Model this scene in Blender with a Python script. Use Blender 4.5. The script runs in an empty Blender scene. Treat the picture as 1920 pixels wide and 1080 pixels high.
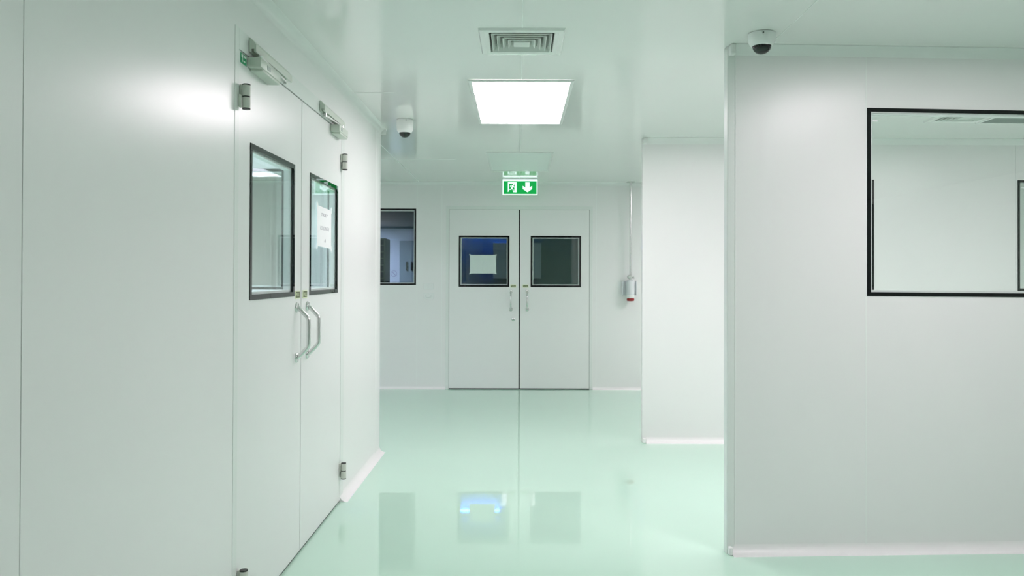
import bpy, bmesh, math, random
from mathutils import Vector, Matrix
random.seed(4)
C = bpy.context.scene.collection
H = 2.43                                   # ceiling height
PI = math.pi

# ------------------------------------------------------------------ materials
def mat(name, col, rough=0.5, metal=0.0, ior=1.5, spec=0.5, vary=0.02, vscale=6.0, bump=0.0, bscale=30.0,
        bdist=0.001, coat=0.0, coat_rough=0.03):
    m = bpy.data.materials.new(name); m.use_nodes = True
    nt = m.node_tree; n = nt.nodes; l = nt.links
    b = n['Principled BSDF']
    b.inputs['Roughness'].default_value = rough
    b.inputs['Metallic'].default_value = metal
    b.inputs['IOR'].default_value = ior
    b.inputs['Specular IOR Level'].default_value = spec
    b.inputs['Coat Weight'].default_value = coat
    b.inputs['Coat Roughness'].default_value = coat_rough
    tc = n.new('ShaderNodeTexCoord')
    no = n.new('ShaderNodeTexNoise'); no.inputs['Scale'].default_value = vscale
    no.inputs['Detail'].default_value = 3
    l.new(tc.outputs['Object'], no.inputs['Vector'])
    rp = n.new('ShaderNodeValToRGB')
    a = [max(0, c * (1 - vary)) for c in col[:3]] + [1]
    d = [min(1, c * (1 + vary)) for c in col[:3]] + [1]
    rp.color_ramp.elements[0].position = 0.3; rp.color_ramp.elements[0].color = a
    rp.color_ramp.elements[1].position = 0.7; rp.color_ramp.elements[1].color = d
    l.new(no.outputs['Fac'], rp.inputs['Fac'])
    l.new(rp.outputs['Color'], b.inputs['Base Color'])
    if bump:
        nb = n.new('ShaderNodeTexNoise'); nb.inputs['Scale'].default_value = bscale
        nb.inputs['Detail'].default_value = 1.0
        l.new(tc.outputs['Object'], nb.inputs['Vector'])
        bp = n.new('ShaderNodeBump'); bp.inputs['Strength'].default_value = bump
        bp.inputs['Distance'].default_value = bdist
        l.new(nb.outputs['Fac'], bp.inputs['Height'])
        l.new(bp.outputs['Normal'], b.inputs['Normal'])
        if coat: l.new(bp.outputs['Normal'], b.inputs['Coat Normal'])
    return m

def emit(name, col, strength, base=.6, rough=.4):
    m = bpy.data.materials.new(name); m.use_nodes = True
    b = m.node_tree.nodes['Principled BSDF']
    b.inputs['Base Color'].default_value = (*[min(1, c) * base for c in col], 1)
    b.inputs['Roughness'].default_value = rough
    b.inputs['Emission Color'].default_value = (*col, 1)
    b.inputs['Emission Strength'].default_value = strength
    return m

def glass_mat(name, tint=(.98, .995, .988)):
    m = bpy.data.materials.new(name); m.use_nodes = True
    nt = m.node_tree; n = nt.nodes; l = nt.links
    n.clear()
    out = n.new('ShaderNodeOutputMaterial')
    mix = n.new('ShaderNodeMixShader')
    tr = n.new('ShaderNodeBsdfTransparent'); tr.inputs['Color'].default_value = (*tint, 1)
    gl = n.new('ShaderNodeBsdfGlossy'); gl.inputs['Roughness'].default_value = 0.0
    fr = n.new('ShaderNodeFresnel')
    ge = n.new('ShaderNodeNewGeometry')
    mr = n.new('ShaderNodeMapRange')               # the two sides of a pane reflect alike
    mr.inputs['To Min'].default_value = 1.36; mr.inputs['To Max'].default_value = 1 / 1.36
    l.new(ge.outputs['Backfacing'], mr.inputs['Value'])
    l.new(mr.outputs['Result'], fr.inputs['IOR'])
    l.new(fr.outputs['Fac'], mix.inputs['Fac'])
    l.new(tr.outputs[0], mix.inputs[1]); l.new(gl.outputs[0], mix.inputs[2])
    l.new(mix.outputs[0], out.inputs['Surface'])
    return m

M = {}
M['shade_ceil'] = mat('shade_painted_ceiling', (.035, .085, .068), .6, vary=.04)  # shade of the unlit back rooms put into the ceiling colour
M['vent'] = mat('white_vent_metal', (.70, .73, .70), .35, vary=.01)
M['panel'] = mat('white_wall_panel', (.83, .83, .825), .28, spec=.5, vary=.008, vscale=1.2)
M['ceil'] = mat('white_ceiling_panel', (.82, .825, .81), .10, spec=.5, vary=.008, vscale=1.2)
M['door'] = mat('white_door_skin', (.82, .825, .82), .28, spec=.5, vary=.008, vscale=1.5)
M['frame'] = mat('white_door_frame', (.77, .80, .78), .28, vary=.01)
M['joint'] = mat('grey_joint', (.42, .48, .45), .5, vary=.03)
M['joint_dark'] = mat('dark_grey_seal', (.10, .12, .11), .6, vary=.05)
M['bead'] = mat('white_silicone', (.86, .88, .865), .4, vary=.01)
M['cove'] = mat('white_coving', (.88, .87, .87), .35, vary=.01)
M['cove_top'] = mat('white_top_coving', (.81, .82, .81), .3, vary=.01)
M['floor'] = mat('mint_epoxy', (.555, .785, .658), .015, ior=1.55, spec=.5, vary=.012, vscale=.8, bump=.35, bscale=2.6, bdist=.0008)
M['low_bounce_floor'] = mat('bounce_cutting_floor', (.035, .06, .05), .2, vary=.05)  # kept dark so little light bounces up in the back rooms
M['black'] = mat('black_border', (.006, .008, .008), .015, ior=1.42, vary=.1)
M['gasket'] = mat('black_gasket', (.012, .014, .014), .6, vary=.1)
M['spacer'] = mat('white_spacer', (.80, .83, .82), .4, vary=.02)
M['steel'] = mat('brushed_steel', (.74, .75, .74), .24, metal=1, vary=.05, vscale=40)
M['alu'] = mat('grey_aluminium', (.60, .63, .60), .35, metal=.55, vary=.03)
M['hinge'] = mat('grey_hinge_paint', (.64, .66, .60), .35, vary=.02)
M['black_plastic'] = mat('black_plastic', (.012, .014, .013), .35, vary=.1)
M['plastic'] = mat('white_plastic', (.82, .84, .83), .3, vary=.01)
M['closer'] = mat('closer_paint', (.62, .67, .60), .38, vary=.02)
M['dome'] = mat('smoked_dome', (.010, .016, .014), .05, vary=.1)
M['duct'] = mat('shade_painted_duct', (.03, .045, .04), .7, vary=.1)  # near black colour deepens the shade between the vent louvers
M['paper'] = mat('white_paper', (.88, .89, .90), .6, vary=.01)
M['tape'] = mat('pale_tape', (.84, .88, .88), .35, vary=.02)
M['ink'] = mat('grey_ink', (.42, .42, .46), .6, vary=.05)
M['ink_light'] = mat('pale_grey_ink', (.5, .5, .53), .6, vary=.05)
M['cream'] = mat('cream_glow_sticker', (.80, .86, .60), .4, vary=.02)
M['olive'] = mat('dark_olive_print', (.085, .11, .035), .45, vary=.05)
M['green_sticker'] = mat('green_sticker', (.01, .30, .12), .4, vary=.05)
M['socket_grey'] = mat('grey_socket_housing', (.72, .75, .77), .4, vary=.03)
M['red'] = mat('red_cap', (.30, .02, .02), .45, vary=.08)
M['rack'] = mat('olive_grey_rack', (.12, .14, .11), .5, vary=.1)
M['rack_inner'] = mat('dark_rack_inner', (.035, .045, .04), .6, vary=.1)
M['bluewall'] = mat('blue_grey_wall', (.55, .58, .62), .4, vary=.03)
M['greydoor'] = mat('blue_grey_door', (.20, .25, .27), .4, vary=.03)
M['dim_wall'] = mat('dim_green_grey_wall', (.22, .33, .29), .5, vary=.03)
M['cabinet'] = mat('pale_cabinet', (.70, .74, .76), .35, vary=.03)
M['purple'] = mat('purple_ring_print', (.20, .16, .26), .5, vary=.05)
M['glass'] = glass_mat('clear_glass')
M['off'] = mat('opal_diffuser_off', (.78, .84, .81), .35, vary=.01)
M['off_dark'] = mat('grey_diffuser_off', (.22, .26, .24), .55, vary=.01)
M['lamp'] = emit('lit_opal_diffuser', (1.0, .873, .94), 9.4)
M['fill_branch'] = emit('fill_glow_branch', (.99, .88, .96), 6.0)  # fill added to brighten what shows through the near door panes
M['lamp_far'] = emit('lit_opal_diffuser_far', (1.0, .873, .94), 15.0)
M['lamp_near'] = emit('lit_opal_diffuser_near', (1.0, .873, .94), 11.0)
M['fill_window'] = emit('fill_glow_window', (1.0, .873, .94), 8.0)  # hidden fill added to brighten the wall behind the large window
M['fill_dim'] = emit('fill_glow_dim', (.62, 1.0, .84), 3.2)  # hidden greenish fill added to lift the room behind the far door
M['lamp_side'] = emit('lit_opal_diffuser_side', (1.0, .873, .94), 5.5)
M['lamp_room'] = emit('lit_opal_diffuser_room', (.86, .87, 1.05), 33.0)
M['lamp_soft'] = emit('lit_opal_diffuser_dim', (1.0, .873, .94), 7.6)
M['lamp_blue'] = emit('blue_white_lamp', (.55, .66, 1.0), 34.0)
M['tube'] = emit('blue_tube', (.02, .13, 1.0), 60.0)
M['exit_green'] = emit('lit_exit_green', (.0, .33, .055), .80, base=.06, rough=.6)
M['exit_white'] = emit('lit_exit_white', (.80, 1.0, .95), .75)
M['exit_bar'] = emit('lit_exit_bar', (.9, .95, 1.0), 2.0)

# ------------------------------------------------------------------ builders
class Frame:
    """u runs to the right along a wall seen from the front, v goes into the wall, w up"""
    def __init__(s, o, u, v): s.o = Vector(o); s.u = Vector(u); s.v = Vector(v); s.w = Vector((0, 0, 1))
    def __call__(s, u, v, w): return s.o + s.u * u + s.v * v + s.w * w
WORLD = Frame((0, 0, 0), (1, 0, 0), (0, 1, 0))
W = 1.04
FL = Frame((-W, 0, 0), (0, 1, 0), (-1, 0, 0))
FB = Frame((0, 9.05, 0), (1, 0, 0), (0, 1, 0))
TH = math.radians(2.4)
FR = Frame((.9985, 3.688, 0), (math.cos(TH), math.sin(TH), 0), (-math.sin(TH), math.cos(TH), 0))
FM = Frame((0, 6.16, 0), (1, 0, 0), (0, 1, 0))
FN = Frame((0, 5.75, 0), (1, 0, 0), (0, 1, 0))

class MB:
    def __init__(s, F=WORLD): s.bm = bmesh.new(); s.F = F
    def box(s, u0, u1, v0, v1, w0, w1, bev=0.0, seg=2, only=None):
        vs = [s.bm.verts.new(s.F(u, v, w)) for w in (w0, w1) for v in (v0, v1) for u in (u0, u1)]
        fs = []
        for q in ((0, 1, 3, 2), (4, 6, 7, 5), (0, 4, 5, 1), (2, 3, 7, 6), (0, 2, 6, 4), (1, 5, 7, 3)):
            fs.append(s.bm.faces.new([vs[i] for i in q]))
        if bev:
            es = set(e for f in fs for e in f.edges)
            if only == 'w':
                es = [e for e in es if abs((e.verts[0].co - e.verts[1].co).normalized().z) > .9]
            bmesh.ops.bevel(s.bm, geom=list(es), offset=bev, segments=seg, profile=.5, affect='EDGES')
        return s
    def quadbox(s, pts_front, depth_vec):
        a = [s.bm.verts.new(p) for p in pts_front]
        b = [s.bm.verts.new(p + depth_vec) for p in pts_front]
        n = len(a)
        s.bm.faces.new(a); s.bm.faces.new(b[::-1])
        for i in range(n): s.bm.faces.new((a[i], b[i], b[(i + 1) % n], a[(i + 1) % n]))
        return s
    def prism(s, poly, axis, a0, a1):
        """poly: 2-D points on the two other axes, in order; axis 'u','v' or 'w'"""
        def P(p, a):
            return s.F(a, p[0], p[1]) if axis == 'u' else s.F(p[0], a, p[1]) if axis == 'v' else s.F(p[0], p[1], a)
        A = [s.bm.verts.new(P(p, a0)) for p in poly]; B = [s.bm.verts.new(P(p, a1)) for p in poly]
        n = len(poly)
        s.bm.faces.new(A); s.bm.faces.new(B[::-1])
        for i in range(n): s.bm.faces.new((A[i], B[i], B[(i + 1) % n], A[(i + 1) % n]))
        return s
    def ring(s, u0, u1, w0, w1, b, v0, v1):
        """rectangular border of width b"""
        O = [(u0, w0), (u1, w0), (u1, w1), (u0, w1)]
        I = [(u0 + b, w0 + b), (u1 - b, w0 + b), (u1 - b, w1 - b), (u0 + b, w1 - b)]
        V = [[s.bm.verts.new(s.F(p[0], v, p[1])) for p in L] for L in (O, I) for v in (v0, v1)]
        O0, O1, I0, I1 = V
        for i in range(4):
            j = (i + 1) % 4
            for q in ((O0[i], O0[j], I0[j], I0[i]), (O1[i], I1[i], I1[j], O1[j]), (O0[i], O1[i], O1[j], O0[j]), (I0[i], I0[j], I1[j], I1[i])):
                s.bm.faces.new(q)
        return s
    def lathe(s, c, prof, axis='w', seg=32, caps=True):
        """prof: (radius, along) pairs around the axis through c (u,v,w)"""
        rows = []
        for r, h in prof:
            row = []
            for k in range(seg):
                a = 2 * PI * k / seg; x, y = r * math.cos(a), r * math.sin(a)
                if axis == 'w': p = (c[0] + x, c[1] + y, c[2] + h)
                elif axis == 'v': p = (c[0] + x, c[1] + h, c[2] + y)
                else: p = (c[0] + h, c[1] + x, c[2] + y)
                row.append(s.bm.verts.new(s.F(*p)))
            rows.append(row)
        for A, B in zip(rows, rows[1:]):
            for k in range(seg): s.bm.faces.new((A[k], A[(k + 1) % seg], B[(k + 1) % seg], B[k]))
        if caps: s.bm.faces.new(rows[0]); s.bm.faces.new(rows[-1])
        return s
    def cyl(s, c, r, h0, h1, axis='w', seg=24):
        e = min(r * .12, abs(h1 - h0) * .2)
        return s.lathe(c, [(r - e, h0), (r, h0 + e), (r, h1 - e), (r - e, h1)], axis, seg)
    def tube(s, pts, r, seg=14):
        P = [s.F(*p) for p in pts]
        rows = []; ref = None
        for i, p in enumerate(P):
            t = ((P[min(i + 1, len(P) - 1)] - P[max(i - 1, 0)])).normalized()
            if ref is None:
                ref = Vector((0, 0, 1)) if abs(t.z) < .9 else Vector((1, 0, 0))
            a = (ref - t * ref.dot(t)).normalized(); b = t.cross(a); ref = a
            rows.append([s.bm.verts.new(p + a * (r * math.cos(2 * PI * k / seg)) + b * (r * math.sin(2 * PI * k / seg))) for k in range(seg)])
        for A, B in zip(rows, rows[1:]):
            for k in range(seg): s.bm.faces.new((A[k], A[(k + 1) % seg], B[(k + 1) % seg], B[k]))
        s.bm.faces.new(rows[0]); s.bm.faces.new(rows[-1])
        return s
    def text(s, txt, u0, u1, w0, w1, v0, v1, shear=0.0):
        cu = bpy.data.curves.new('t', 'FONT'); cu.body = txt; cu.shear = shear; cu.size = 1
        ob = bpy.data.objects.new('t', cu); C.objects.link(ob)
        bpy.context.view_layer.update()
        dg = bpy.context.evaluated_depsgraph_get()
        me = bpy.data.meshes.new_from_object(ob.evaluated_get(dg))
        xs = [v.co.x for v in me.vertices]; ys = [v.co.y for v in me.vertices]
        X0, X1, Y0, Y1 = min(xs), max(xs), min(ys), max(ys)
        tb = bmesh.new(); tb.from_mesh(me)
        r = bmesh.ops.extrude_face_region(tb, geom=tb.faces[:])
        for e in r['geom']:
            if isinstance(e, bmesh.types.BMVert): e.co.z = 1.0
        for v in tb.verts:
            f = v.co.z
            v.co = s.F(u0 + (v.co.x - X0) / (X1 - X0) * (u1 - u0), v1 + (v0 - v1) * f, w0 + (v.co.y - Y0) / (Y1 - Y0) * (w1 - w0))
        tb.to_mesh(me); tb.free()
        s.bm.from_mesh(me)
        bpy.data.objects.remove(ob); bpy.data.meshes.remove(me); bpy.data.curves.remove(cu)
        return s
    def build(s, name, m, parent=None, smooth=False, **tags):
        bmesh.ops.recalc_face_normals(s.bm, faces=s.bm.faces[:])
        org = Vector((0, 0, 0))
        me = bpy.data.meshes.new(name)
        o = bpy.data.objects.new(name, me)
        if parent is None:
            org = tags.pop('origin', None)
            if org is None:
                n = max(1, len(s.bm.verts)); org = Vector((0, 0, 0))
                for v in s.bm.verts: org += v.co
                org /= n
            org = Vector(org); o.location = org
        else:
            o.parent = parent; org = wloc(parent)
            o.location = (0, 0, 0)
        bmesh.ops.translate(s.bm, vec=-org, verts=s.bm.verts[:])
        s.bm.to_mesh(me); s.bm.free()
        if smooth:
            for p in me.polygons: p.use_smooth = True
            me.set_sharp_from_angle(angle=math.radians(40))
        me.materials.append(M[m]); C.objects.link(o)
        for k, v in tags.items(): o[k] = v
        return o

def wloc(o):
    p = Vector(o.location)
    while o.parent: o = o.parent; p += Vector(o.location)
    return p
def thing(name, loc, label, cat, group=None, kind=None):
    o = bpy.data.objects.new(name, None); C.objects.link(o); o.location = loc
    o.empty_display_size = .1
    o['label'] = label; o['category'] = cat
    if group: o['group'] = group
    if kind: o['kind'] = kind
    return o
ST = dict(kind='structure')
def st(label, cat): return dict(kind='structure', label=label, category=cat)

def wall(name, F, u0, u1, t, holes=(), seams=(), w0=0.0, w1=H, m='panel', label='', cat='wall', gap=.0016, bead=False):
    """a panel wall with openings; panel joints are real grooves over a recessed core"""
    b = MB(F)
    def cells(cu0, cu1, v0, v1):
        us = sorted({cu0, cu1} | {x for h in holes for x in h[:2] if cu0 < x < cu1})
        ws = sorted({w0, w1} | {x for h in holes for x in h[2:] if w0 < x < w1})
        for a, c in zip(us, us[1:]):
            run = None
            for d, e in zip(ws, ws[1:]):
                mid = ((a + c) / 2, (d + e) / 2)
                if any(h[0] < mid[0] < h[1] and h[2] < mid[1] < h[3] for h in holes): 
                    if run: b.box(a, c, v0, v1, *run); run = None
                else: run = (run[0], e) if run else (d, e)
            if run: b.box(a, c, v0, v1, *run)
    edges = [u0] + ([] if bead else sorted(seams)) + [u1]
    for a, c in zip(edges, edges[1:]):
        cells(a + (gap if a != u0 else 0), c - (gap if c != u1 else 0), 0, t)
    o = b.build(name, m, **st(label, cat))
    if seams and bead:
        b = MB(F)
        for q in seams:
            hs = sorted([h for h in holes if h[0] < q < h[1]], key=lambda h: h[2]); z = w0 + .04
            for h in hs: z = h[3]
            b.box(q - .003, q + .003, -.0012, .004, z, w1 - .045)
        b.build('joint_bead', 'bead', o)
    elif seams:
        b = MB(F)
        cells_f = [(s_ - .004, s_ + .004) for s_ in seams]
        for a, c in cells_f:
            for d, e in [(w0, w1)]:
                hs = sorted([h for h in holes if h[0] < (a + c) / 2 < h[1]], key=lambda h: h[2])
                z = d
                for h in hs:
                    if h[2] > z: b.box(a, c, .003, t - .003, z, h[2])
                    z = h[3]
                if e > z: b.box(a, c, .003, t - .003, z, e)
        b.build('joint', 'joint', o)
    return o

R = .045
def cove_profile(r=R, n=8, top=False, soft=False):
    pts = [(0.0, 0.0), (-r, 0.0)] + [(-r + r * math.sin(a), r - r * math.cos(a)) for a in [PI / 2 * k / n for k in range(1, n + 1)]]
    if top and not soft:                               # top profile: flat sloping face between two thin lips
        pts = [(0, 0), (-r, 0), (-r, .004), (-r * .60, r * .40 - .004), (-r * .40 + .004, r * .60), (-.004, r), (0, r)]
    return [(p[0], H - p[1]) for p in pts] if top else pts
def cove(name, F, u0, u1, label, top=False, r=R, soft=False):
    return MB(F).prism(cove_profile(r, 10, top, soft), 'u', u0, u1).build(name, 'cove_top' if top else 'cove', smooth=True, **st(label, 'ceiling coving' if top else 'skirting'))

def vision(F, u0, u1, w0, w1, t, parent, name='vision_panel', b=.021, top_b=None, label=None, sticker=False):
    """double glazed pane: black border on both faces, white spacer, two panes"""
    f = MB(F).ring(u0, u1, w0, w1, b, -.003, .0035).ring(u0, u1, w0, w1, b, t - .0035, t + .003).build(name, 'black', parent)
    if label: f['label'] = label
    e = .004
    MB(F).ring(u0 + e, u1 - e, w0 + e, w1 - e, b + .006, .0095, t - .0095).build('spacer', 'spacer', f)
    MB(F).box(u0 + e, u1 - e, .0045, .0085, w0 + e, w1 - e).box(u0 + e, u1 - e, t - .0085, t - .0045, w0 + e, w1 - e).build('glass', 'glass', f)
    if sticker:
        MB(F).box(u0 + b + .012, u0 + b + .036, .0034, .0040, w1 - b - .046, w1 - b - .038, ).build('glass_mark', 'paper', f)
    return f

# ------------------------------------------------------------------ camera
cam = bpy.data.cameras.new('camera'); co = bpy.data.objects.new('camera', cam); C.objects.link(co)
co.location = (0, 0, 1.32)
PITCH, ROLL, FPX = .0070, .0031, 1445.0
co.matrix_world = Matrix.Translation((0, 0, 1.32)) @ Matrix.Rotation(PI / 2 + PITCH, 4, 'X') @ Matrix.Rotation(ROLL, 4, 'Z')
cam.sensor_width = 36; cam.lens = FPX / 1920 * 36
# vanishing point of the corridor at (972, 519)
cam.shift_x = -12 / 1920
cam.shift_y = -(FPX * math.tan(PITCH) - (519 - 540) ) / 1920
cam.clip_start = .02
bpy.context.scene.camera = co

# ------------------------------------------------------------------ shell
XL, XR, YB = -4.6, 5.6, -4.2
MB().box(XL - .1, XR + .1, YB - .1, 9.06, -.12, 0).build('floor', 'floor', **st('glossy mint green epoxy floor of the corridor', 'floor'))
MB().box(XL - .1, XR + .1, 9.06, 17.6, -.12, 0).build('floor_back', 'low_bounce_floor', **st('floor in the rooms behind the far wall, darkened to cut bounce light', 'floor'))

MB().box(XL, 2.3, 9.11, 17.39, H - .03, H - .002).build('ceiling_shade', 'shade_ceil', **st('added sheet painted dark as shade, under the ceiling of the back rooms', 'ceiling'))  # hung below the white ceiling to make the back rooms look unlit
VENT_S = .148
vents = [(.012, 3.625), (3.06, 5.26)]
def ceiling():
    b = MB()
    xs = sorted({XL - .1, XR + .1} | {x + s * VENT_S for x, _ in vents for s in (-1, 1)})
    ys = sorted({YB - .1, 17.6} | {y + s * VENT_S for _, y in vents for s in (-1, 1)})
    for a, c in zip(xs, xs[1:]):
        run = None
        for d, e in zip(ys, ys[1:]):
            hole = any(abs((a + c) / 2 - x) < VENT_S and abs((d + e) / 2 - y) < VENT_S for x, y in vents)
            if hole:
                if run: b.box(a, c, *run, H, H + .1); run = None
            else: run = (run[0], e) if run else (d, e)
        if run: b.box(a, c, *run, H, H + .1)
    return b.build('ceiling', 'ceil', **st('glossy white panel ceiling tinted green by the floor', 'ceiling'))
ceiling()
b = MB()
for x in (.014, 1.194):
    segs = [(YB, 3.63 - .2), (3.63 + .2, 4.36), (5.59, 6.82), (8.06, 9.0)] if x < 1 else [(YB, 3.62)]
    for y0, y1 in segs: b.box(x - .002, x + .002, y0, y1, H - .0012, H + .002)
b.box(-1.168, -1.162, 5.86, 9.0, H - .0012, H + .002)
b.box(-4.5, -.6, 7.287, 7.293, H - .0012, H + .002)
b.box(-.99, -.75, 4.647, 4.653, H - .0012, H + .002)
b.build('trim_1', 'bead', **st('thin pale sealant lines between the ceiling panels', 'trim'))

# left wall with the near double door
DZ = 2.164
wall('wall_left', FL, YB, 5.75, .05, holes=[(2.814, 4.589, -.01, 2.241)], seams=(.43, 1.614),
     label='white panel wall on the left holding the near double door')
wall('wall_corner', FN, XL, -W, .05, holes=[(-3.3 + .005, -1.69 - .005, 1.225, 2.115)],
     label='white panel wall returning left behind the near double door')
MB(FL).box(5.60, 5.802, -.0015, .052, .0, H - .001, bev=.016, seg=4, only='w').build('trim_2', 'panel', smooth=True, **st('rounded white corner post at the end of the left wall', 'trim'))
cove('baseboard_left', FL, 4.512, 5.80, 'white concave skirting right of the near double door')
cove('baseboard_near', FL, YB, 2.812, 'white concave skirting left of the near double door')
cove('trim_3', FL, YB, 5.80, 'white concave coving along the top of the left wall', top=True, soft=True)
cove('trim_4', Frame((0, 5.80, 0), (-1, 0, 0), (0, -1, 0)), 1.0, 4.6, 'white concave coving round the corner of the left wall', top=True, soft=True)
# frame of the near double door
MB(FL).box(2.814, 2.856, -.0016, .053, 0, 2.241, bev=.001).box(4.514, 4.589, -.0016, .053, 0, 2.241, bev=.001) \
    .box(2.856, 4.514, -.0016, .053, DZ, 2.241, bev=.001).build('trim_5', 'frame', **st('white steel frame round the near double door', 'door frame'))

# back wall with far double door and left window
BZ = 2.108
wall('wall_back', FB, XL, XR, .05, holes=[(-.852, .872, -.01, 2.15), (-2.7 + .005, -1.2025 - .005, 1.225, 2.112)],
     seams=(-1.19, -.90, .914), bead=True, label='white panel wall at the far end holding the second double door')
cove('baseboard_back', FB, XL, -.853, 'low white skirting left of the far double door', r=.032)
cove('baseboard_far', FB, .873, XR, 'low white skirting right of the far double door', r=.032)
cove('trim_6', FB, XL, XR, 'white coving along the top of the far wall', top=True, soft=True)
MB(FB).box(-.852, -.816, -.002, .052, 0, 2.15, bev=.002).box(.836, .872, -.002, .052, 0, 2.15, bev=.002) \
    .box(-.816, .836, -.002, .052, BZ + .002, 2.15, bev=.002).build('trim_7', 'frame', **st('white steel frame round the far double door', 'door frame'))

# right wall (near, facing the camera) with the big window
RW0, RW1 = .683, 3.6
wall('wall_right', FR, .037, 4.75, .05, holes=[(RW0 + .006, RW1 - .006, 1.236, 2.118)], seams=(.678,),
     bead=True, label='near white panel wall on the right with the large window')
MB(FR).box(0, .0385, -.0012, .0512, 0, H - .002, bev=.005, seg=3, only='w').build('trim_8', 'frame', **st('white end post of the near right wall', 'trim'))
MB(FR).box(.0385, .0425, -.0022, -.0002, .045, H - .045).build('trim_9', 'bead', **st('pale sealant line beside the end post', 'trim'))
cove('baseboard_right', FR, .022, 4.7, 'white concave skirting along the near right wall')
cove('trim_10', FR, .03, 4.7, 'white concave coving along the top of the near right wall', top=True)
MB(FR).box(.004, .03, -.046, -.0012, H - .05, H - .0005, bev=.006).build('trim_11', 'cove_top', **st('small coving end cap above the near right wall post', 'trim'))
MB(FR).box(.004, .022, -.03, -.0012, .0005, .04, bev=.006).build('trim_12', 'cove', **st('small skirting end cap at the foot of the near right wall post', 'trim'))

# middle wall across the side corridor
wall('wall_middle', FM, .991, XR, .05, holes=[(1.74 + .005, 2.842 - .005, 1.225, 2.10), (3.99 + .005, 5.2 - .005, 1.225, 2.10)],
     seams=(3.975,), label='bright white panel wall across the side corridor')
cove('baseboard_middle', FM, 1.02, XR, 'bright white skirting at the foot of the middle wall')
cove('trim_13', FM, 1.03, XR, 'white coving along the top of the middle wall', top=True)
MB(FM).box(.993, 1.03, -.046, -.0005, H - .05, H - .0005, bev=.006).build('trim_14', 'cove_top', **st('coving end cap at the top corner of the middle wall', 'trim'))
MB(FM).box(.993, 1.02, -.032, -.0005, .0005, .04, bev=.006).build('trim_15', 'cove', **st('skirting end cap at the foot of the middle wall corner', 'trim'))

# outer shell
MB().box(XL - .05, XL, YB, 17.55, 0, H).build('wall_far_left', 'panel', **st('white end wall far to the left', 'wall'))
MB().box(XR, XR + .05, YB, 9.1, 0, H).build('wall_far_right', 'panel', **st('white end wall far to the right', 'wall'))
MB().box(XL, XR, YB - .05, YB, 0, H).build('wall_near', 'panel', **st('white wall behind the camera', 'wall'))
MB().box(XL, -W - .05, .1, .15, 0, H).build('wall_side_room', 'panel', **st('white near wall of the room behind the left door', 'wall'))
MB().box(XL, -1.1, 17.4, 17.5, 0, H).build('wall_store', 'bluewall', **st('blue grey wall seen deep through the far left window', 'wall'))
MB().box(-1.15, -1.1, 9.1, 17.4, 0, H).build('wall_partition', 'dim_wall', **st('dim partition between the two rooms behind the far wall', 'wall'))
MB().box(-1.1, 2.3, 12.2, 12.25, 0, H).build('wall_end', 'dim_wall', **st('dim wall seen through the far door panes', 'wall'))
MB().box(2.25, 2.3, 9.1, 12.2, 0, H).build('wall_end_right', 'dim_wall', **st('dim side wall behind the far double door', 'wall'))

# ------------------------------------------------------------------ windows
def window(name, F, u0, u1, w0, w1, label, sticker=False):
    c = F((u0 + u1) / 2, .025, w0)
    o = thing(name, c, label, 'window', kind='structure')
    vision(F, u0, u1, w0, w1, .05, o, 'window_frame', b=.0185, sticker=sticker)
    return o
FRW = Frame(FR(0, 0, 0), FR.u, FR.v)
class Tilt(Frame):
    def __call__(s, u, v, w): return s.o + s.u * u + s.v * v + s.w * (w - .0060 * (u - RW0))
FRT = Tilt(FR.o, FR.u, FR.v)
window('window_1', FRT, RW0, RW1, 1.233, 2.141, 'large black bordered window in the near right wall', sticker=True)
window('window_2', FB, -2.7, -1.2025, 1.22, 2.117, 'dark black bordered window in the far wall, left of the double door')
window('window_3', FM, 1.74, 2.842, 1.22, 2.105, 'window in the middle wall, its edge seen at the left of the large window')
window('window_4', FM, 3.99, 5.2, 1.22, 2.105, 'window in the middle wall seen at the right side of the large window', sticker=True)
window('window_5', FN, -3.3, -1.69, 1.22, 2.12, 'window in the side room seen through the near left door pane')
MB(FB).lathe((-1.463, 0, 1.352), [(.036, .0032), (.036, .0040), (.033, .0040), (.033, .0032), (.036, .0032)], 'v', 36, caps=False).prism([(-1.486, 1.372), (-1.483, 1.375), (-1.440, 1.332), (-1.443, 1.329)], 'v', .0032, .0040) \
    .build('prohibition_sticker', 'purple', label='faint round prohibition sticker on the far left window', category='sticker')

# ------------------------------------------------------------------ doors
def d_handle(F, u, w0, w1, parent, out=.058, r=.0100, lbl='brushed steel pull handle', rr=.024):
    k = .047
    pts = [(u, -.002, w1), (u, -.012, w1 - .004)]
    pts += [(u, -out + .010, w1 - k + .006), (u, -out + .004, w1 - k - .001), (u, -out, w1 - k - .012)]
    pts += [(u, -out, w0 + k + .012), (u, -out + .004, w0 + k + .001), (u, -out + .010, w0 + k - .006)]
    pts += [(u, -.012, w0 + .004), (u, -.002, w0)]
    h = MB(F).tube(pts, r).build('door_handle', 'steel', parent, smooth=True); h['label'] = lbl
    for w in (w0, w1):
        MB(F).lathe((u, 0, w), [(rr, .001), (rr, -.004), (rr * .86, -.008), (rr * .5, -.009)], 'v', 28).build('rosette', 'steel', h, smooth=True)
    return h
def word_sticker(F, txt, u0, u1, w0, w1, parent):
    s = MB(F).box(u0, u1, -.0022, .0005, w0, w1).build('sticker', 'cream', parent); s['label'] = 'cream and olive sticker reading ' + txt
    e = .0055
    MB(F).box(u0 + e, u1 - e, -.0030, -.0018, w0 + e, w1 - e).build('print', 'olive', s)
    e = .0105; du = .011
    MB(F).text(txt, u0 + du, u1 - du, w0 + e, w1 - e, -.0036, -.0028).build('lettering', 'cream', s)
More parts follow.
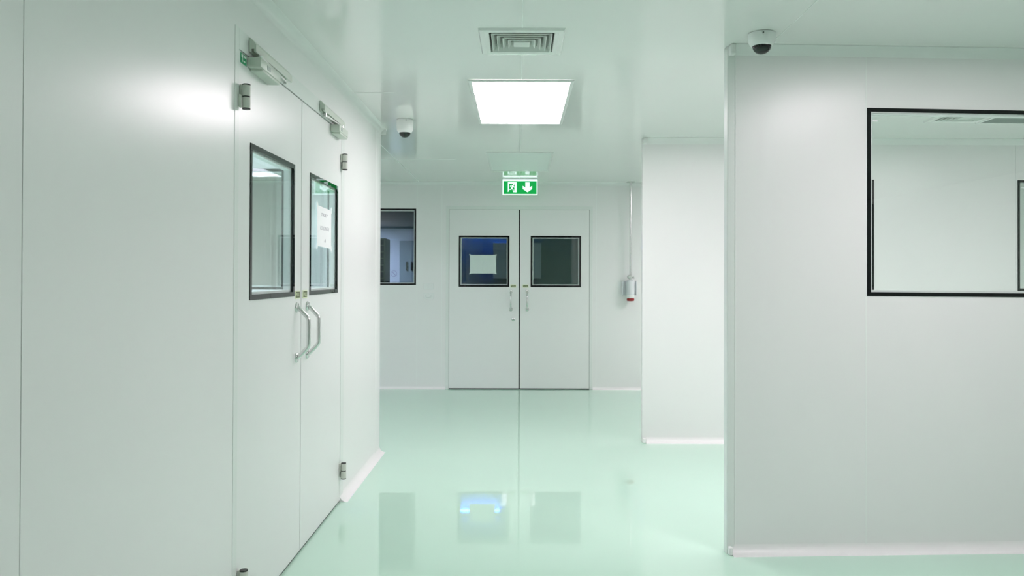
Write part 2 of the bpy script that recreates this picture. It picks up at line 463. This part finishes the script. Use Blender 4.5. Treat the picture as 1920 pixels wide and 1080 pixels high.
def hinge(F, u, w0, w1, parent, side):
    """barrel hinge straddling the jamb; side -1 for a jamb on the left of the leaf"""
    m = (w0 + w1) / 2; r = .0155
    cu = u + .010 * (-side); cv = -.024
    h = MB(F).cyl((cu, cv, 0), r, m + .002, w1 - .004).cyl((cu, cv, 0), r, w0 + .004, m - .002).build('hinge', 'hinge', parent, smooth=True)
    h['label'] = 'grey barrel hinge'
    MB(F).cyl((cu, cv, 0), r * .96, w1 - .006, w1).cyl((cu, cv, 0), r * .96, w0, w0 + .006).cyl((cu, cv, 0), r * .9, m - .003, m + .003).build('hinge_cap', 'black_plastic', h, smooth=True)
    MB(F).box(u + side * .018, u + side * .002, -.012, -.0032, w0 + .004, m + .004, bev=.002).box(u - side * .024, u - side * .003, -.010, -.0015, m - .002, w1 - .002, bev=.002) \
        .build('hinge_plate', 'hinge', h)

def leaf(name, F, u0, u1, top, win, label, seam_side, gasket_u=None):
    o = thing(name, F((u0 + u1) / 2, .02, 0), label, 'door', kind='structure')
    b = MB(F)
    a0, a1, c0, c1 = win[0] + .005, win[1] - .005, win[2] + .005, win[3] - .005
    t = .05; z0 = .012
    for q in ((u0, a0, z0, top), (a1, u1, z0, top), (a0, a1, z0, c0), (a0, a1, c1, top)):
        b.box(q[0], q[1], 0, t, q[2], q[3])
    b.build('leaf', 'door', o)
    vision(F, *win, t, o)
    return o
# near door, left wall
WZ0, WZ1 = 1.226, 1.836
d1 = leaf('door_1', FL, 2.8585, 3.6845, DZ - .005, (2.979, 3.572, WZ0, WZ1), 'left leaf of the near double door, with the clear pane', 1)
d2 = leaf('door_2', FL, 3.6925, 4.5122, DZ - .005, (3.834, 4.427, WZ0, WZ1), 'right leaf of the near double door, with a paper notice on its pane', -1)
MB(FL).box(3.6847, 3.6923, .004, .046, .012, DZ - .004).build('meeting_seal', 'joint_dark', d1)
MB(FL).box(2.8562, 2.8583, .005, .046, .012, DZ - .004).build('side_seal', 'joint_dark', d1)
MB(FL).box(2.860, 3.684, .005, .046, DZ - .0039, DZ - .0003).build('top_seal', 'joint_dark', d1)
MB(FL).box(3.693, 4.510, .005, .046, DZ - .0039, DZ - .0003).build('top_seal', 'joint_dark', d2)
MB(FL).box(3.677, 3.700, .0505, .054, .012, DZ - .004).build('rebate_strip', 'joint', d1)
MB(FL).box(2.862, 3.684, .006, .044, .001, .012).build('bottom_seal', 'gasket', d1)
MB(FL).box(3.693, 4.510, .006, .044, .001, .012).build('bottom_seal', 'gasket', d2)
d_handle(FL, 3.613, .938, 1.173, d1); d_handle(FL, 3.795, .938, 1.173, d2)
word_sticker(FL, 'PULL', 3.590, 3.664, 1.213, 1.252, d1); word_sticker(FL, 'PULL', 3.716, 3.790, 1.213, 1.252, d2)
for z in (1.940, .135): hinge(FL, 2.858, z, z + .095, d1, -1)
for z in (1.940, .138): hinge(FL, 4.512, z, z + .095, d2, 1)
s = MB(FL).box(2.870, 2.930, -.002, .0005, 2.118, 2.156).build('exit_sticker', 'green_sticker', d1); s['label'] = 'small green running figure sticker'
q = MB(FL)
q.box(2.876, 2.892, -.0028, -.0015, 2.140, 2.151).box(2.904, 2.924, -.0028, -.0015, 2.143, 2.151).box(2.884, 2.889, -.0028, -.0015, 2.124, 2.142)
q.box(2.898, 2.914, -.0028, -.0015, 2.126, 2.131)
q.build('pictogram', 'bead', s)
# far door, back wall
d3 = leaf('door_3', FB, -.813, .004, BZ, (-.701, -.106, 1.2, 1.802), 'left leaf of the far double door, with a sheet behind its blue lit pane', 1)
d4 = leaf('door_4', FB, .020, .832, BZ, (.144, .735, 1.2, 1.802), 'right leaf of the far double door, with the plain dark pane', -1)
MB(FB).box(.0042, .0198, .004, .047, .004, BZ).build('meeting_seal', 'gasket', d3)
MB(FB).box(-.8158, -.8132, .006, .046, .012, BZ + .0018).build('side_seal', 'joint_dark', d3)
MB(FB).box(.8322, .8358, .006, .046, .012, BZ + .0018).build('side_seal', 'joint_dark', d4)
MB(FB).box(-.813, .832, .010, .046, BZ + .0001, BZ + .0019).build('top_seal', 'joint_dark', d3)
MB(FB).box(-.812, .004, .002, .046, .001, .0118).build('bottom_seal', 'gasket', d3)
MB(FB).box(.020, .831, .002, .046, .001, .0118).build('bottom_seal', 'gasket', d4)
d_handle(FB, -.0877, .938, 1.147, d3); d_handle(FB, .103, .938, 1.147, d4)
word_sticker(FB, 'PUSH', -.094, -.026, 1.193, 1.229, d3); word_sticker(FB, 'PUSH', .050, .118, 1.193, 1.229, d4)
lk = MB(FB).lathe((-.056, 0, .822), [(.022, .001), (.022, -.006), (.018, -.010), (.008, -.011)], 'v', 28).build('lock_cylinder', 'steel', d3, smooth=True)
MB(FB).box(-.0575, -.0545, -.0118, -.0095, .815, .829).build('keyhole', 'black_plastic', lk)

# door closers
def closer(F, r0, r1, b0, b1, flip, label):
    o = thing('door_closer', F((r0 + r1) / 2, 0, DZ + .04), label, 'door closer', 'door closers above the near double door')
    z0, z1, d = 2.181, 2.236, .030
    t = .0035
    lip = .012                                             # sloped top, slot along the underside
    rl = MB(F).prism([(-.0032, z0), (-.0032, z1), (-.010, z1 - .002), (-d, z1 - .026), (-d, z0), (-.022, z0), (-.022, z0 + lip), (-.012, z0 + lip), (-.012, z0)], 'u', r0, r1)
    rl.build('slide_rail', 'closer', o)
    bt, bb, D = 2.158, 2.110, .053
    body = MB(F).box(b0, b1, -D, -.0015, bb + .010, bt, bev=.003)
    body.box(b0 + .030, b1 - .002, -D + .003, -.0018, bb, bb + .012, bev=.003)
    body.build('closer_body', 'closer', o, smooth=True)
    a0 = b0 + .06 if not flip else b1 - .06
    a1 = r1 - .06 if not flip else r0 + .05
    arm = MB(F)
    arm.prism([(a0 - .01, -.034), (a0 + .01, -.040), (a1 + .006, -.024), (a1 - .006, -.012)], 'w', 2.166, 2.174)
    arm.build('arm', 'alu', o)
    MB(F).cyl((a0, -.03, 0), .012, bt, 2.178).build('spindle', 'steel', o, smooth=True)
    MB(F).cyl((a1, -.018, 0), .009, 2.160, 2.185).build('slider', 'steel', o, smooth=True)
    MB(F).box((b0 + .075 if not flip else b0 + .03), (b0 + .115 if not flip else b0 + .07), -D - .0012, -D + .001, 2.128, 2.146).build('badge', 'joint', o)
closer(FL, 2.955, 3.425, 2.941, 3.190, False, 'pale door closer above the left leaf of the near double door')
closer(FL, 4.007, 4.468, 4.240, 4.450, True, 'pale door closer above the right leaf of the near double door')

# ------------------------------------------------------------------ paper notices
def notice(F, v, u0, u1, w0, w1, label, words, skew=.0, front=True, ts=1.0):
    o = thing('paper_notice', F((u0 + u1) / 2, v, w0), label, 'paper notice')
    s = -1 if front else 1
    b = MB(F); nx = 10; g = []
    for off in (0, s * .0006):
        rows = []
        for j in range(5):
            for i in range(nx + 1):
                fu, fw = i / nx, j / 4
                bow = .0012 * math.sin(PI * fu) * math.sin(PI * fw) + .0006
                rows.append(b.bm.verts.new(F(u0 + (u1 - u0) * fu, v + s * bow + off, w0 + (w1 - w0) * fw - skew * fu)))
        g.append(rows)
    k = nx + 1
    for L in g:
        for j in range(4):
            for i in range(nx): b.bm.faces.new((L[j * k + i], L[j * k + i + 1], L[(j + 1) * k + i + 1], L[(j + 1) * k + i]))
    rim = [i for i in range(k)] + [j * k + nx for j in range(1, 5)] + [4 * k + i for i in range(nx - 1, -1, -1)] + [j * k for j in range(3, 0, -1)]
    for a, c in zip(rim, rim[1:] + rim[:1]): b.bm.faces.new((g[0][a], g[0][c], g[1][c], g[1][a]))
    b.build('sheet', 'paper', o, smooth=True)
    for (cu, cw, su, sw) in ((u0, w0, -1, -1), (u1, w0 - skew, 1, -1), (u0, w1, -1, 1), (u1, w1 - skew, 1, 1)):
        a = .018 * ts
        pts = [(cu - su * a, cw + sw * .006 * ts), (cu + su * .004 * ts, cw + sw * .020 * ts), (cu + su * .016 * ts, cw + sw * .010 * ts), (cu + su * .006 * ts, cw - sw * a), (cu - su * .006 * ts, cw - sw * .012 * ts)]
        MB(F).prism(pts if su * sw > 0 else pts[::-1], 'v', v + s * .0018, v + s * .0011).build('tape', 'tape', o)
    for t, a0, a1, c0, c1, m in words:
        MB(F).text(t, a0, a1, c0, c1, v + s * .0026, v + s * .0010, shear=.22).build('lettering', m, o)
notice(FL, .0044, 3.992, 4.290, 1.478, 1.690, 'white sheet reading TRAY LOADING-1 taped to the right pane of the near door',
       [('TRAY', 4.072, 4.208, 1.638, 1.655, 'ink'), ('LOADING-1', 4.050, 4.235, 1.566, 1.586, 'ink'), ('^', 4.135, 4.165, 1.502, 1.520, 'ink_light')], skew=.006)
notice(FB, .0460, -.572, -.264, 1.358, 1.576, 'blank sheet taped behind the left pane of the far double door', [], front=False, ts=.6)

# ------------------------------------------------------------------ ceiling fittings
def light_panel(cx, cy, lx, ly, m, label, H=H):
    o = thing('ceiling_light', (cx, cy, H), label, 'ceiling light', 'flat ceiling light panels')
    hx, hy, b = lx / 2, ly / 2, .021
    F = Frame((cx, cy, H), (1, 0, 0), (0, 1, 0))
    f = MB(F)
    # bevelled border
    def rect(x, y, z): return [f.bm.verts.new(F(sx * x, sy * y, z)) for sx, sy in ((-1, -1), (1, -1), (1, 1), (-1, 1))]
    L = [rect(hx, hy, -.0002), rect(hx, hy, -.007), rect(hx - .004, hy - .004, -.010), rect(hx - b, hy - b, -.010), rect(hx - b, hy - b, -.0002)]
    for A, B in zip(L, L[1:]):
        for i in range(4): f.bm.faces.new((A[i], A[(i + 1) % 4], B[(i + 1) % 4], B[i]))
    f.build('frame', 'frame', o)
    MB(F).box(-hx + b, hx - b, -hy + b, hy - b, -.0075, -.0005).build('diffuser', m, o)
    return o
light_panel(.012, 4.94, .60, 1.225, 'lamp', 'lit white ceiling light panel before the exit sign')
light_panel(.010, 7.44, .60, 1.20, 'off', 'unlit ceiling light panel next to the exit sign')
light_panel(1.95, 2.28, .60, 1.20, 'lamp_near', 'lit ceiling light panel mirrored in the near right wall')
light_panel(1.95, -.9, .60, 1.20, 'lamp_soft', 'lit ceiling light panel behind the camera')
light_panel(2.0, 4.72, 1.20, .60, 'lamp_side', 'lit ceiling light panel in the side corridor behind the near right wall')
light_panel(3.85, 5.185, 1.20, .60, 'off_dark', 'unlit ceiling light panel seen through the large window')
light_panel(3.6, 4.4, 1.20, .60, 'fill_window', 'added fill light panel above the inside of the large window')
light_panel(-2.6, 6.5, .60, 1.20, 'fill_branch', 'added fill light panel in the left branch corridor')
light_panel(1.3, 9.75, .60, 1.0, 'fill_dim', 'added dim fill light panel in the room behind the far double door', H - .03)
light_panel(2.9, 7.6, .60, 1.20, 'lamp_far', 'lit ceiling light panel behind the middle wall')
light_panel(-2.9, 3.6, .60, 1.20, 'lamp_room', 'lit ceiling light panel in the room behind the near left door')
light_panel(-3.75, 15.6, .60, 1.20, 'lamp_blue', 'cool ceiling light panel deep in the far left room', H - .03)

def vent(cx, cy, label):
    o = thing('air_vent', (cx, cy, H), label, 'air vent', 'square ceiling air vents')
    F = Frame((cx, cy, H), (1, 0, 0), (0, 1, 0))
    def sq(b, rows, close=False):
        L = [[b.bm.verts.new(F(sx * r, sy * r, z)) for sx, sy in ((-1, -1), (1, -1), (1, 1), (-1, 1))] for r, z in rows]
        if close: L.append(L[0])
        for A, B in zip(L, L[1:]):
            for i in range(4): b.bm.faces.new((A[i], A[(i + 1) % 4], B[(i + 1) % 4], B[i]))
        return L
    b = MB(F); sq(b, [(.196, -.0002), (.190, -.010), (.168, -.013), (.150, -.008), (.1475, -.0002), (.1475, .03), (.152, .03), (.152, -.0002)], True)
    b.build('flange', 'ceil', o)
    b = MB(F); L = sq(b, [(.1495, -.0005), (.1495, .17)]); b.bm.faces.new(L[-1]); b.build('duct', 'duct', o)
    for k in range(4):
        r = .140 - k * .0255; z = -.010 - .0018 * k
        b = MB(F); sq(b, [(r, z), (r - .003, z - .001), (r - .010, z + .010), (r - .018, z + .034), (r - .022, z + .070), (r - .0235, z + .070), (r - .0195, z + .034), (r - .0115, z + .012), (r - .002, z + .004)], True)
        b.build('louver', 'vent', o)
    b = MB(F); L = sq(b, [(.035, -.017), (.038, -.014), (.032, .006), (.020, .040)])
    b.bm.faces.new(L[0]); b.bm.faces.new(L[-1]); b.build('core', 'vent', o)
vent(*vents[0], 'square white air vent in the corridor ceiling near the camera')
vent(*vents[1], 'small air vent in the side corridor ceiling seen through the large window')

def dome(cx, cy, label, k=1.0, turn=0, ext=0.0):
    o = thing('dome_camera', (cx, cy, H), label, 'security camera', 'white dome security cameras')
    F = Frame((cx, cy, H), (1, 0, 0), (0, 1, 0))
    r = .060 * k
    MB(F).lathe((0, 0, 0), [(r * .93, -.0003), (r, -.003), (r, -.018 - ext * .7), (r * .985, -.030 - ext), (r * .92, -.044 - ext), (r * .78, -.056 - ext), (r * .70, -.0585 - ext), (r * .66, -.056 - ext)], 'w', 48).build('housing', 'plastic', o, smooth=True)
    R0 = r * .685
    MB(F).lathe((0, 0, -.0565 - ext), [(R0 * math.cos(a), -R0 * .88 * math.sin(a)) for a in [PI / 2 * j / 10 for j in range(10)]] + [(.0015, -R0 * .88)], 'w', 40).build('dome', 'dome', o, smooth=True)
    a = turn
    MB(F).cyl((r * .35 * math.cos(a), -r * 1.0, -.013), .0028, -.004, .006, 'v', 12).build('screw', 'black_plastic', o, smooth=True)
    return o
dome(1.1045, 3.50, 'white dome camera on the ceiling before the near right wall', 1.02, 2.2)
dome(-.807, 5.45, 'white dome camera on the ceiling by the left wall corner', .98, .6, .036)

# exit sign
SX, SY = .016, 8.69
o = thing('exit_sign', (SX, SY, H), 'lit green exit sign with running figure and down arrow, hung in the corridor', 'exit sign')
FS = Frame((SX, SY, H), (1, 0, 0), (0, 1, 0))
hw = .197
MB(FS).box(-hw + .004, hw - .004, -.005, .030, -.011, -.0003, bev=.001).build('lamp_housing', 'frame', o)
MB(FS).ring(-hw, hw, -.188, -.0112, .011, -.006, .006).build('border', 'exit_white', o)
MB(FS).box(-hw + .011, hw - .011, -.0062, .0062, -.028, -.0222).build('light_strip', 'exit_bar', o)
MB(FS).box(-hw + .011, hw - .011, -.0045, .0045, -.177, -.028).build('panel', 'exit_green', o)
# pictogram traced in the sign's own units: x 340..1340, y 400..850 of a close view
def sx(x): return -hw + (x - 340) / 1000 * 2 * hw
def sz(y): return -.011 - (y - 405) / 450 * .177
def poly(b, pts): b.prism([(sx(x), sz(y)) for x, y in pts], 'v', -.0060, -.0040)
def stroke(b, pts, w):
    for (x0, y0), (x1, y1) in zip(pts, pts[1:]):
        L = math.hypot(x1 - x0, y1 - y0); nx, ny = -(y1 - y0) / L * w / 2, (x1 - x0) / L * w / 2
        poly(b, [(x0 + nx, y0 + ny), (x1 + nx, y1 + ny), (x1 - nx, y1 - ny), (x0 - nx, y0 - ny)])
b = MB(FS)
poly(b, [(490, 485), (740, 485), (740, 525), (490, 525)]); poly(b, [(490, 525), (525, 525), (525, 735), (490, 775)])
poly(b, [(692, 525), (740, 525), (740, 775), (672, 775)])
b.build('door_symbol', 'exit_white', o)
b = MB(FS)
poly(b, [(655 + 24 * math.cos(t * PI / 6), 560 + 24 * math.sin(t * PI / 6)) for t in range(12)])
poly(b, [(655, 590), (612, 668), (580, 648), (615, 580)])
stroke(b, [(640, 592), (585, 570), (558, 612)], 19); stroke(b, [(645, 600), (665, 632), (702, 625)], 19)
stroke(b, [(600, 655), (590, 692), (535, 692)], 22); stroke(b, [(600, 655), (640, 700), (658, 775)], 24)
b.build('running_figure', 'exit_white', o)
b = MB(FS)
poly(b, [(990, 490), (1110, 490), (1110, 640), (1185, 590), (1185, 680), (1050, 775), (915, 680), (915, 590), (990, 640)])
b.build('arrow', 'exit_white', o)

# ------------------------------------------------------------------ wall fittings
def plate(w0, w1, label, kind):
    o = thing('switch_plate', FB(-1.05, 0, w0), label, 'switch', 'small white switch plates beside the far left window')
    MB(FB).box(-1.110, -.990, -.010, -.0003, w0, w1, bev=.003).build('cover', 'plastic', o)
    if kind == 0:
        for k in (-1.078, -1.040): MB(FB).box(k, k + .022, -.0135, -.009, w0 + .022, w1 - .022, bev=.002).build('rocker', 'plastic', o)
    else:
        MB(FB).box(-1.085, -1.018, -.0135, -.009, w0 + .018, w1 - .018, bev=.008, seg=3).build('rocker', 'plastic', o)
plate(1.170, 1.238, 'upper white plate with two small switches right of the far left window', 0)
plate(1.058, 1.126, 'lower white plate with one rounded rocker right of the far left window', 1)

px, pv = 1.306, -.075
o = thing('industrial_socket', FB(px, 0, 1.09), 'grey industrial socket with red mouth hanging on a steel conduit right of the far door', 'power socket')
cd = MB(FB).tube([(px, pv, H - .004), (px, pv, 1.9), (px, pv, 1.33)], .0125, 16).build('conduit', 'steel', o, smooth=True)
MB(FB).cyl((px, pv, 0), .046, H - .008, H - .0005).build('ceiling_flange', 'alu', cd, smooth=True)
MB(FB).cyl((px, pv, 0), .018, 1.292, 1.345).build('conduit_nut', 'alu', cd, smooth=True)
b = MB(FB)
b.lathe((px - .018, pv, 1.322), [(.022 * math.sin(PI * k / 10) + .0005, -.022 * math.cos(PI * k / 10)) for k in range(11)], 'w', 20)
b.tube([(px, pv, 1.318), (px + .034, pv - .008, 1.318)], .009)
b.lathe((px + .036, pv - .008, 1.318), [(.013 * math.sin(PI * k / 8) + .0005, -.013 * math.cos(PI * k / 8)) for k in range(9)], 'w', 16)
b.build('clamp', 'alu', o, smooth=True)
b = MB(FB).box(px - .092, px + .078, -.014, -.0005, 1.108, 1.275, bev=.003)
b.box(px - .092, px - .082, -.055, -.012, 1.108, 1.275, bev=.002).box(px + .068, px + .078, -.055, -.012, 1.108, 1.275, bev=.002)
b.build('back_plate', 'socket_grey', o)
MB(FB).lathe((px, pv, 0), [(.040, 1.110), (.046, 1.116), (.048, 1.270), (.040, 1.284), (.020, 1.293)], 'w', 32).box(px - .045, px + .045, pv, -.010, 1.115, 1.268, bev=.004).build('housing', 'socket_grey', o, smooth=True)
MB(FB).lathe((px, pv, 0), [(.040, 1.075), (.046, 1.080), (.046, 1.108), (.042, 1.112)], 'w', 32).build('collar', 'plastic', o, smooth=True)
MB(FB).lathe((px, pv, 0), [(.018, 1.040), (.040, 1.044), (.045, 1.056), (.040, 1.076)], 'w', 32).build('mouth', 'red', o, smooth=True)

# ------------------------------------------------------------------ rooms seen through the far glass
o = thing('blue_tube_lamp', (-.6, 12.12, H - .03), 'blue glowing tube lamp in the room behind the far double door', 'lamp')
MB().box(-.95, -.25, 12.06, 12.17, 2.365, H - .0305, bev=.004).build('housing', 'plastic', o)
MB().cyl((-.6, 12.12, 2.342), .014, -.31, .31, 'u', 16).build('tube', 'tube', o, smooth=True)
for x in (-.93, -.285): MB().box(x, x + .015, 12.105, 12.135, 2.322, 2.366).build('tube_holder', 'plastic', o)
o = thing('wall_cabinet', (-.02, 12.0, 1.29), 'pale cabinet on the dim wall behind the far double door', 'cabinet')
MB().box(-.39, .35, 11.82, 12.199, 1.29, 1.84, bev=.004).build('body', 'cabinet', o)
MB().box(-.385, -.025, 11.80, 11.8195, 1.30, 1.73, bev=.003).build('cabinet_door', 'cabinet', o)
MB().box(-.015, .345, 11.80, 11.8195, 1.30, 1.73, bev=.003).build('cabinet_door', 'cabinet', o)
o = thing('storage_rack', (-2.9, 15.2, 0), 'tall dark grid fronted rack seen through the far left window', 'rack')
MB().box(-4.0, -2.585, 15.0, 15.5, .0, 2.06).build('case', 'rack_inner', o)
b = MB()
for i in range(12): b.box(-4.0 + i * .1256, -3.985 + i * .1256 + .012, 14.98, 14.9995, 0, 2.06)
for j in range(17): b.box(-4.0, -2.585, 14.985, 14.9995, j * .1275, j * .1275 + .02)
b.build('grid_front', 'rack', o)
o = thing('door_5', (-2.35, 17.39, 0), 'grey blue door deep in the room behind the far left window', 'door', kind='structure')
MB().box(-2.68, -1.75, 17.36, 17.3995, .0, 2.12, bev=.004).build('leaf', 'greydoor', o)
MB().box(-2.53, -2.50, 17.33, 17.3605, 1.45, 1.65).box(-2.42, -2.39, 17.33, 17.3605, 1.45, 1.65).build('door_handle', 'black_plastic', o)

# ------------------------------------------------------------------ world and view
w = bpy.data.worlds.new('world'); bpy.context.scene.world = w; w.use_nodes = True
w.node_tree.nodes['Background'].inputs[0].default_value = (.02, .025, .025, 1)
sc = bpy.context.scene
sc.view_settings.view_transform = 'Standard'; sc.view_settings.look = 'None'
sc.view_settings.exposure = 0.54; sc.view_settings.gamma = 1.0; sc.view_settings.use_curve_mapping = False
sc.cycles.max_bounces = 16; sc.cycles.diffuse_bounces = 8; sc.cycles.glossy_bounces = 6
sc.cycles.transmission_bounces = 8; sc.cycles.transparent_max_bounces = 24
sc.cycles.use_denoising = True
